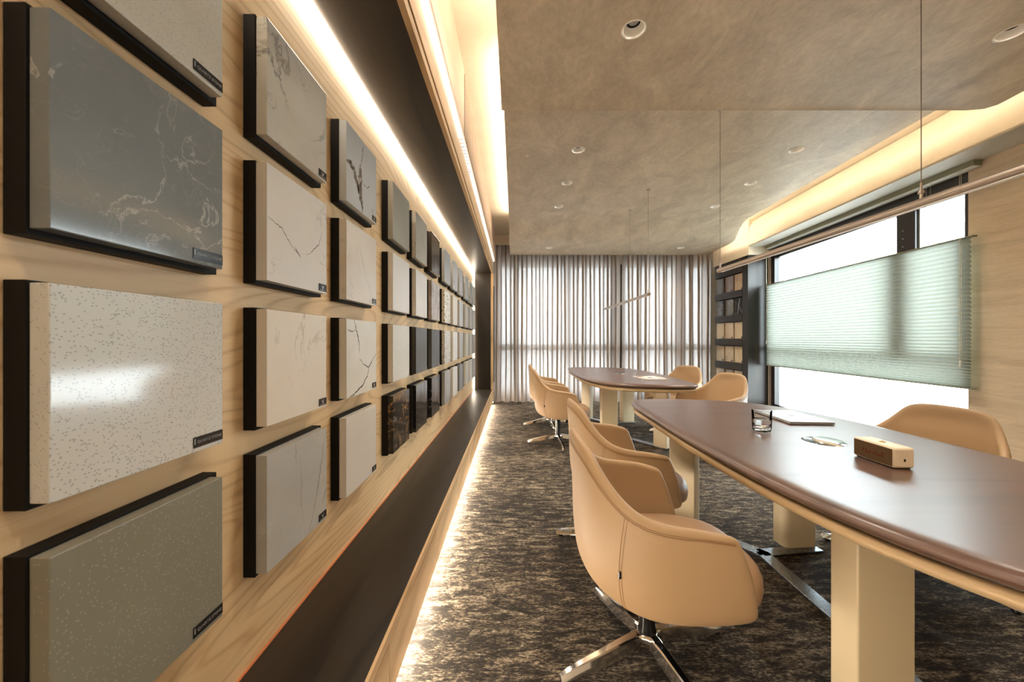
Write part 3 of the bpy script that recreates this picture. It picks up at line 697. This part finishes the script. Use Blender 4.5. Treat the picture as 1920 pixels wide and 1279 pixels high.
def make_table(cy_, label):
    t = thing('conference_table', label, 'table', (CT[0], cy_, 0), 0, 'walnut conference tables')
    loft('tabletop', [(.06,.700),(.022,.700),(.006,.707),(0,.718),(.004,.728),(.014,.7345),(.028,.7385),(.045,TZ),(.06,TZ)], M['walnut'], t)
    loft('shadow_gap', [(.06,.6945),(.03,.6945),(.03,.7),(.06,.7)], M['wood_dark'], t)
    loft('underside_edge', [(.07,.655),(.05,.655),(.026,.659),(.014,.668),(.012,.680),(.018,.690),(.032,.6945),(.07,.6945)], M['edge_tan'], t)
    legs = [((-.255,.76), 127, .17, .085), ((.255,.50), 4, .185, .09)]
    for (lx, ly), an, w_, d_ in legs:
        for s_ in (1, -1):
            a = R(an + (0 if s_ == 1 else 180)); mt = Matrix.Rotation(a, 4, 'Z')
            sec = leg_section(w_, d_); sec = [(x, -y) for x, y in sec][::-1] if False else sec
            rs = []
            for z, k in ((.014,1.0),(.018,1.0),(.655,1.0)):
                rs.append([(mt @ Vector((x,y,z))) for x, y in (sec if s_ == 1 else sec)])
            lg = fixn(MB().rings(rs).build('leg', M['lacquer'], t, smooth=True, loc=(lx*s_, ly*s_, 0), angle=35))
    b = MB()
    def bar(p, q, w_=.07):
        p, q = Vector(p), Vector(q); d = (q-p).normalized(); n_ = Vector((-d.y,d.x))*w_/2
        b.prism([tuple(p-n_), tuple(q-n_), tuple(q+n_), tuple(p+n_)], 0.001, .013)
    bar((.015,-.42),(.015,.42)); bar((.015,.40),(-.27,.80)); bar((0,.41),(.36,.46)); bar((.015,-.40),(.27,-.80)); bar((0,-.41),(-.36,-.46))
    b.build('floor_bar', M['steel'], t, bevel=.001, seg=1)
    # power port in the middle of the top
    pp = MB().lathe([(.0,.7402),(.064,.7402),(.066,.7412),(.068,.7405),(.070,.7400)], 40).build('power_port', M['black_gloss'], t, smooth=True)
    lid = MB(); lid.lathe([(0.0001,0),(.058,0),(.060,.001),(.060,.003),(.058,.004),(0.0001,.004)], 40, mtx=Matrix.Translation((.012,-.03,.743)) @ Matrix.Rotation(R(6),4,'X'))
    lid.build('port_lid', M['chrome'], pp, smooth=True)
    return t
T1 = make_table(CT[1], 'large walnut-topped conference table in front, holding laptop and speaker')
T2 = make_table(CT[1]+3.2, 'walnut-topped conference table in the back near the curtains')

# ------------------------------------------------------------------ swivel armchairs
rings_half = [ # front arm -> middle of the back, from the rim down
 [(.165,.312,.602),(.06,.325,.628),(-.06,.316,.642),(-.14,.290,.668),(-.195,.255,.715),(-.238,.218,.770),(-.265,.180,.815),(-.282,.115,.836),(-.287,0,.841)],
 [(.200,.312,.515),(.07,.324,.530),(-.07,.313,.535),(-.155,.282,.55),(-.208,.240,.58),(-.243,.190,.615),(-.262,.135,.64),(-.272,.07,.655),(-.275,0,.66)],
 [(.225,.303,.430),(.07,.315,.43),(-.07,.303,.435),(-.155,.266,.44),(-.208,.218,.45),(-.242,.163,.46),(-.260,.108,.47),(-.268,.05,.475),(-.270,0,.475)],
 [(.245,.282,.335),(.07,.292,.330),(-.06,.280,.332),(-.135,.245,.338),(-.182,.198,.345),(-.215,.150,.352),(-.234,.100,.358),(-.243,.048,.362),(-.245,0,.362)],
 [(.235,.225,.312),(.07,.228,.308),(-.03,.212,.310),(-.08,.182,.314),(-.11,.145,.317),(-.132,.108,.32),(-.146,.07,.322),(-.152,.034,.323),(-.154,0,.323)]]
def shell_grid():
    rows = []
    for rg in rings_half:
        full = [(x,-y,z) for x,y,z in rg] + [(x,y,z) for x,y,z in rg[:-1][::-1]]
        rows.append(cr(full, 2))
    cols = [cr([r[i] for r in rows], 3) for i in range(len(rows[0]))]
    return cols       # cols[u][v]
GRID = shell_grid()
def make_chair():
    t = thing('swivel_armchair', 'x', 'chair', (0,0,0), 0, 'beige leather swivel armchairs')
    nu, nv = len(GRID), len(GRID[0]); b = MB()
    b.add([p for c in GRID for p in c], [(u*nv+v, (u+1)*nv+v, (u+1)*nv+v+1, u*nv+v+1) for u in range(nu-1) for v in range(nv-1)])
    sh_ = b.build('shell', M['leather'], t, smooth=True, angle=180)
    fixn(sh_)
    # make sure the thickness grows inwards
    import bmesh
    me = sh_.data; c = me.polygons[len(me.polygons)//2]
    out = c.normal.dot(Vector((c.center.x, c.center.y, 0))) > 0
    md = sh_.modifiers.new('thick','SOLIDIFY'); md.thickness = .034; md.offset = -1 if out else 1
    ss_ = sh_.modifiers.new('soft','SUBSURF'); ss_.levels = 1; ss_.render_levels = 2
    # stitched seams following the outside of the shell
    def at(u, v, off=.0012):
        iu = min(nu-2, max(0, int(u))); iv = min(nv-2, max(0, int(v))); fu, fv = u-iu, v-iv
        p = (GRID[iu][iv]*(1-fu)*(1-fv) + GRID[iu+1][iv]*fu*(1-fv) + GRID[iu][iv+1]*(1-fu)*fv + GRID[iu+1][iv+1]*fu*fv)
        du = GRID[iu+1][iv]-GRID[iu][iv]; dv = GRID[iu][iv+1]-GRID[iu][iv]; n_ = du.cross(dv).normalized()
        if n_.dot(Vector((p.x-.02, p.y, 0))) < 0: n_ = -n_
        return p + n_*off
    b = MB()
    for vv in (.62, .78): b.tube([at(u*.5, vv, .0006) for u in range(1, 2*(nu-1))], .0009, 5)
    for u0 in (6.6, nu-1-6.6):
        for du_ in (-.12,.12): b.tube([at(u0+du_, .8+k*.5, .0006) for k in range(0, 23)], .0009, 5)
    b.build('seam', M['stitch'], sh_)
    q = at(6.6, 5.4, .001); qn = (at(6.6,5.4,.01)-q).normalized()
    bt_ = MB(); bt_.box(-.006,.006,-.003,.001,-.011,.011)
    fl = bt_.build('maker_tag', M['tag_black'], sh_, loc=tuple(q)); fl.rotation_euler = (0,0,R(25))
    # inside pan closes the shell below
    MB().prism([(x*.98,y*.97) for x,y in [(.225,-.215),(.225,.215),(.07,.22),(-.02,.205),(-.085,.138),(-.124,.032),(-.124,-.032),(-.085,-.138),(-.02,-.205),(.07,-.22)]], .312, .322).build('seat_pan', M['black'], t)
    # cushion
    prof = [(.80,.316),(.93,.318),(.985,.332),(1.0,.360),(.995,.385),(.965,.408),(.90,.424),(.75,.438),(.5,.448),(.25,.451)]
    rs = []
    for s_, z in prof:
        rg = []
        for k in range(48):
            a = 2*math.pi*k/48; ca, sa = math.cos(a), math.sin(a); e = 2/3.0
            x = .085 + .275*s_*math.copysign(abs(ca)**e, ca); wy = .262 if ca < .2 else .262-.02*ca
            yv = wy*s_*math.copysign(abs(sa)**e, sa)
            dz = 0
            rg.append(Vector((x, yv, z+dz)))
        rs.append(rg)
    fixn(MB().rings(rs).build('seat_cushion', M['leather_seat'], t, smooth=True, angle=180))
    MB().box(-.09,.12,-.07,.07,.285,.313).build('mechanism', M['black_gloss'], t, bevel=.01)
    cb = MB().box(.06,.14,-.155,-.09,.262,.312).build('control_lever', M['black_gloss'], t, bevel=.012)
    MB().lathe([(.036,.290),(.036,.262),(.029,.255),(.029,.12),(.034,.105),(.034,.07)], 24, cap0=True, cap1=True).build('column', M['black_gloss'], t, smooth=True)
    # hub with concave webs between the four arms
    def star(rmax, rmin, wdt):
        p = []
        for q_ in range(4):
            a = math.pi/2*q_; ca, sa = math.cos(a), math.sin(a)
            p += [(rmax*ca+wdt*sa, rmax*sa-wdt*ca), (rmax*ca-wdt*sa, rmax*sa+wdt*ca)]
            for k in range(1, 4):
                t_ = k/4; aa = a+math.pi/2*t_; rr = rmin+(rmax-rmin)*(abs(t_-.5)*2)**2*.55
                p.append((rr*math.cos(aa), rr*math.sin(aa)))
        return p
    hub = MB(); hub.rings([[Vector((x,y,z)) for x,y in star(*a)] for a, z in (((.085,.036,.016),.054),((.088,.040,.019),.066),((.088,.040,.017),.086),((.05,.034,.014),.098))])
    hub.build('hub', M['chrome'], t, smooth=True, bevel=.002)
    for q_ in range(4):
        st = [(.05,.096,.056,.019,.024),(.10,.090,.046,.017,.024),(.20,.070,.030,.014,.022),(.30,.050,.020,.012,.020),(.350,.036,.014,.011,.018),(.362,.031,.014,.008,.014)]
        rs = [[Vector((r_,-wb,zb)), Vector((r_,wb,zb)), Vector((r_,wt,zt_-.004)), Vector((r_,wt*.7,zt_)), Vector((r_,-wt*.7,zt_)), Vector((r_,-wt,zt_-.004))] for r_, zt_, zb, wt, wb in st]
        lg = fixn(MB().rings(rs).build('leg', M['chrome'], t, smooth=True, angle=30)); lg.rotation_euler = (0,0,math.pi/2*q_)
        gl = MB().lathe([(.012,0.001),(.014,.004),(.012,.015)], 16, (.335,0,0), True, True).build('glide', M['black_gloss'], lg, smooth=True)
    return t
def dup(root):
    r = root.copy(); COL.objects.link(r)
    for ch in list(root.children):
        c = ch.copy(); COL.objects.link(c); c.parent = r
        for g_ in list(ch.children):
            d = g_.copy(); COL.objects.link(d); d.parent = c
    return r
proto = make_chair()
CH = [ # x, y, facing (deg from +X), base turn, label
 (.500, 1.405, 0, 19, 'beige leather armchair closest to the camera, left of the front table'),
 (.600, 2.16, 3, 162, 'beige leather armchair just behind the closest one, left of the front table'),
 (.500, 4.30, 0, 185, 'nearer beige armchair on the left side of the back table'),
 (.480, 5.20, 2, 190, 'farther beige armchair on the left side of the back table'),
 (2.020, 1.92, 188, 30, 'beige armchair behind the front table, in front of the window'),
 (2.000, 3.80, 196, 15, 'nearer beige armchair on the right side of the back table'),
 (2.080, 4.85, 205, 190, 'farther beige armchair on the right side of the back table, before the curtain')]
for i, (x, y, f, bt_, lb) in enumerate(CH):
    o = proto if i == 0 else dup(proto)
    o.location = (x, y, 0); o.rotation_euler = (0,0,R(f)); o['label'] = lb
    q_ = 0
    for ch in o.children:
        if ch.name.split('.')[0] == 'leg': ch.rotation_euler = (0,0,R(bt_-f)+math.pi/2*q_); q_ += 1
        if ch.name.split('.')[0] == 'hub': ch.rotation_euler = (0,0,R(bt_-f))

# ------------------------------------------------------------------ things on the tables
lap = thing('laptop', 'closed silver laptop lying on the front table', 'laptop', (1.575,2.125,TZ+.0008), R(-4))
MB().box(-.112,.112,-.17,.17,.001,.009).build('base', M['silver'], lap, bevel=.003)
MB().box(-.112,.112,-.17,.17,.0098,.0145).build('lid', M['silver'], lap, bevel=.002)
lid_o = lap.children[-1]
for yy_ in (-.085,-.10): MB().box(-.1124,-.112,yy_,yy_+.008,.004,.0065).build('port', M['black_gloss'], lap)
# fruit emblem on the lid: round body with a bite and a leaf
pts = []
for k in range(40):
    a = 2*math.pi*k/40; r_ = .0135*(1-.10*math.exp(-((a-math.pi/2)/.3)**2)-.10*math.exp(-((a-3*math.pi/2)/.3)**2))
    x, y = r_*math.cos(a), r_*math.sin(a)
    d = math.hypot(x-.0155, y-.001)
    if d < .0065: x, y = .0155+(x-.0155)/d*.0065, .001+(y-.001)/d*.0065
    pts.append((y, -x))
em = MB(); em.prism(pts, .0146, .0149); em.prism([(.0145,0),(.0165,-.003),(.020,-.004),(.018,-.0005)], .0146, .0149)
em.build('emblem', M['logo_grey'], lid_o)

gl = thing('drinking_glass', 'short clear tumbler of water on the front table beside the laptop', 'glass', (1.216,1.835,TZ+.0005), 0)
MB().lathe([(.0001,0),(.034,0),(.039,.004),(.041,.02),(.0435,.10),(.0425,.1015),(.0410,.10),(.0385,.022),(.030,.018),(.0001,.017)], 48).build('tumbler', M['glass'], gl, smooth=True, angle=180); fixn(gl.children[-1])
MB().lathe([(.0001,.0172),(.0300,.0182),(.0384,.0222),(.0397,.056),(.0396,.057),(.0001,.057)], 48).build('water', M['water'], gl, smooth=True, angle=60)
for _c in gl.children: fixn(_c)

spk = thing('portable_speaker', 'cream portable speaker with brown grille on the front table', 'speaker', (1.345,1.365,TZ+.0035), R(-1))
MB().box(-.036,.036,-.080,.080,0,.071).build('body', M['cream'], spk, bevel=.009, seg=4)
MB().box(-.030,.030,-.070,.070,-.003,.002).build('foot', M['black_gloss'], spk)
gm, n, l, p = mat('speaker_grille'); mp = mapping(n, l, (1,1,1)); wv = n.new('ShaderNodeTexWave'); wv.bands_direction = 'Z'; wv.inputs['Scale'].default_value = 78; l.new(mp.outputs[0], wv.inputs['Vector'])
r_ = ramp(n, [(.3,(.025,.012,.005)),(.6,(.19,.11,.04))]); l.new(wv.outputs['Fac'], r_.inputs['Fac']); l.new(r_.outputs[0], p.inputs['Base Color']); p.inputs['Roughness'].default_value = .45; p.inputs['Metallic'].default_value = .3
gr = MB().box(-.0375,-.0355,-.074,.074,.006,.065).build('grille', gm, spk, bevel=.0008, seg=1)
text('lettering', 'Marshall', .024, simple('script_bronze', (.30,.10,.06), .25, .6), gr, (-.0382,0,.034), (R(90),0,R(-90)), .35, .0006)
kn = MB().lathe([(.0001,.0705),(.009,.0705),(.009,.0735),(.008,.0745),(.0001,.0745)], 24).build('knob', M['brass'], spk, smooth=True)
MB().lathe([(.0001,.0746),(.004,.0746),(.004,.0752),(.0001,.0752)], 16).build('knob_cap', M['black_gloss'], kn, smooth=True)
MB().box(-.003,.003,-.0806,-.0798,.024,.033).build('charge_port', M['black_gloss'], spk)
MB().box(.015,.022,-.06,-.02,.0705,.0715).build('battery_light', M['brass'], spk)

mg = thing('magazine', 'white printed magazine lying open on the back table', 'magazine', (1.57,4.31,TZ+.0005), R(4))
def magmat():
    m, n, l, p = mat('magazine_print'); mp = mapping(n, l, (1,1,1))
    v = n.new('ShaderNodeTexVoronoi'); v.inputs['Scale'].default_value = 14; v.distance = 'CHEBYCHEV'; l.new(mp.outputs[0], v.inputs['Vector'])
    sx = n.new('ShaderNodeSeparateColor'); l.new(v.outputs['Color'], sx.inputs[0])
    r = ramp(n, [(0,(.75,.73,.70)),(.40,(.60,.45,.40)),(.55,(.25,.08,.08)),(.7,(.05,.05,.08)),(.85,(.4,.32,.12))], 'CONSTANT'); l.new(sx.outputs[0], r.inputs['Fac']); l.new(r.outputs[0], p.inputs['Base Color']); p.inputs['Roughness'].default_value = .3; return m
MB().box(-.14,.14,-.20,.17,0,.006).build('page_block', M['white_paint'], mg)
MB().box(-.14,.14,-.20,.17,.006,.0068).build('cover', magmat(), mg)

# ------------------------------------------------------------------ linear pendants
def pendant(y0, y1, wires, ceil, label):
    X, Z, r_ = 1.532, HC+.513, .0165
    t = thing('linear_pendant', label, 'pendant light', (X, (y0+y1)/2, Z), 0, 'brushed metal bar pendants')
    L = (y1-y0)/2; C = (y0+y1)/2
    o = MB(); o.tube([(0,-L,0),(0,L,0)], r_, 24); o.build('bar', M['rose'], t, smooth=True, angle=40)
    MB().box(-.008,.008,-L+.03,L-.03,-.0180,-.0155).build('diffuser', M['white_paint'], t)
    for s_ in (-1,1): MB().tube([(0,s_*L,0),(0,s_*(L+.012),0)], r_*1.06, 24).build('end_cap', M['rose'], t, smooth=True)
    for k, wy in enumerate(wires):
        top = HC+ceil(wy)-Z
        MB().tube([(0,wy-C,.04),(0,wy-C,top)], .0017, 6).build('wire', M['wire'], t)
        f = MB().lathe([(.005,.014),(.005,.034),(.009,.036),(.009,.044),(.004,.050),(.003,.075)], 16, (0,wy-C,0), True, True).build('clamp', M['rose'], t, smooth=True)
        MB().lathe([(.022,top-.003),(.022,top-.012),(.018,top-.014),(.006,top-.020)], 20, (0,wy-C,0), True, True).build('ceiling_cup', M['chrome'], t, smooth=True)
    for jy in (1.30,):
        if y0 < jy < y1: MB().tube([(0,jy-C-.03,0),(0,jy-C+.03,0)], r_*1.05, 24).build('joint_sleeve', M['rose'], t, smooth=True)
nearh = lambda y: 1.56
pendant(.66, 2.79, [1.406], nearh, 'brushed rose metal bar pendant over the front table')
t = bpy.data.objects['linear_pendant']
C = (.66+2.79)/2; top = HC+1.72-(HC+.513)
MB().tube([(0,2.78-C,.02),(0,2.78-C,top)], .0017, 6).build('wire', M['wire'], t)
MB().lathe([(.007,.014),(.007,.05),(.003,.055)], 16, (0,2.78-C,0), True, True).build('clamp', M['rose'], t, smooth=True)
MB().lathe([(.022,top-.001),(.022,top-.012),(.018,top-.014),(.006,top-.020)], 20, (0,2.78-C,0), True, True).build('ceiling_cup', M['chrome'], t, smooth=True)
pendant(4.25, 6.40, [4.275, 4.955], lambda y: 1.72, 'slim metal bar pendant over the back table')

# ------------------------------------------------------------------ downlights (recessed, unlit fittings with added fill spots)
DL = [(.60,1.88,1.56,'round white downlight nearest the camera, left row'),(2.53,1.90,1.56,'round white downlight at the top right corner of the photo'),
      (.579,3.39,1.72,'round white downlight, first of the left row behind the ceiling step'),(.575,4.11,1.72,'round white downlight, second of the left row behind the ceiling step'),
      (.576,4.835,1.72,'round white downlight, third of the left row behind the ceiling step'),(.594,6.35,1.555,'round white downlight by the curtain on the left'),
      (2.56,3.39,1.72,'round white downlight, first of the right row behind the ceiling step'),(2.60,4.11,1.72,'round white downlight, second of the right row behind the ceiling step'),
      (2.60,4.835,1.72,'round white downlight beside the long pendant wire'),(2.83,6.35,1.555,'round white downlight by the curtain on the right')]
for x, y, h, lb in DL + [(.60,.1,1.56,'added round white downlight right above the camera, unseen, for fill light'),(2.53,.1,1.56,'added unseen fill downlight above the right end of the front table'),(.60,-1.6,1.56,'added round white downlight behind the camera, left, for fill light'),(2.53,-1.6,1.56,'added round white downlight behind the camera, right, for fill light')]:  # the last four are added out of view for more fill light
    t = thing('downlight', lb, 'downlight', (x, y, HC+h), 0, 'recessed ceiling downlights')
    MB().lathe([(.0615,0),(.0615,-.003),(.058,-.0045),(.054,-.003)], 40, cap0=False).build('trim_ring', M['trim_white'], t, smooth=True)
    MB().lathe([(.054,-.003),(.050,.004),(.044,.018),(.038,.030),(.034,.036)], 40).build('reflector', M['trim_white'], t, smooth=True)
    MB().lathe([(.034,.036),(.034,.034),(.030,.034),(.030,.037),(.027,.037),(.027,.034),(.024,.034),(.024,.038)], 40).build('baffle', M['black_gloss'], t, smooth=True)
    MB().lathe([(.024,.037),(.020,.034),(.010,.031),(.0001,.030)], 32).build('lens', M['lens'], t, smooth=True)
DL_ADDED = [(.60,.1,1.56,''),(2.53,.1,1.56,''),(.60,-1.6,1.56,''),(2.53,-1.6,1.56,'')]
for i, (x, y, h, lb) in enumerate(DL+DL_ADDED):
    ld = bpy.data.lights.new('added_fill_spot', 'SPOT'); ld.energy = E_FILL_SPOT; ld.color = (1,.90,.76); ld.spot_size = R(125); ld.spot_blend = .9; ld.shadow_soft_size = .024  # fill spot added in each unlit fitting to brighten the sample wall
    lo = bpy.data.objects.new('added_fill_spot', ld); COL.objects.link(lo); lo.location = (x, y, HC+h+.026); lo['kind'] = 'helper'
# real openings in the panels for them
cutters = {'ceiling_drop_near': DL[:2]+DL_ADDED, 'ceiling_drop_far': DL[2:]}
for nm, ds in cutters.items():
    b = MB()
    for x, y, h, lb in ds: b.lathe([(.056,-.03),(.056,.0395)], 32, (x,y,HC+h), True, True)
    c = b.build('cutter', M['ceiling']); fixn(c)
    po = bpy.data.objects[nm]; md = po.modifiers.new('holes','BOOLEAN'); md.operation = 'DIFFERENCE'; md.object = c; md.solver = 'EXACT'
    dg = bpy.context.evaluated_depsgraph_get(); me = bpy.data.meshes.new_from_object(po.evaluated_get(dg)); po.modifiers.clear(); po.data = me
    bpy.data.objects.remove(c, do_unlink=True)
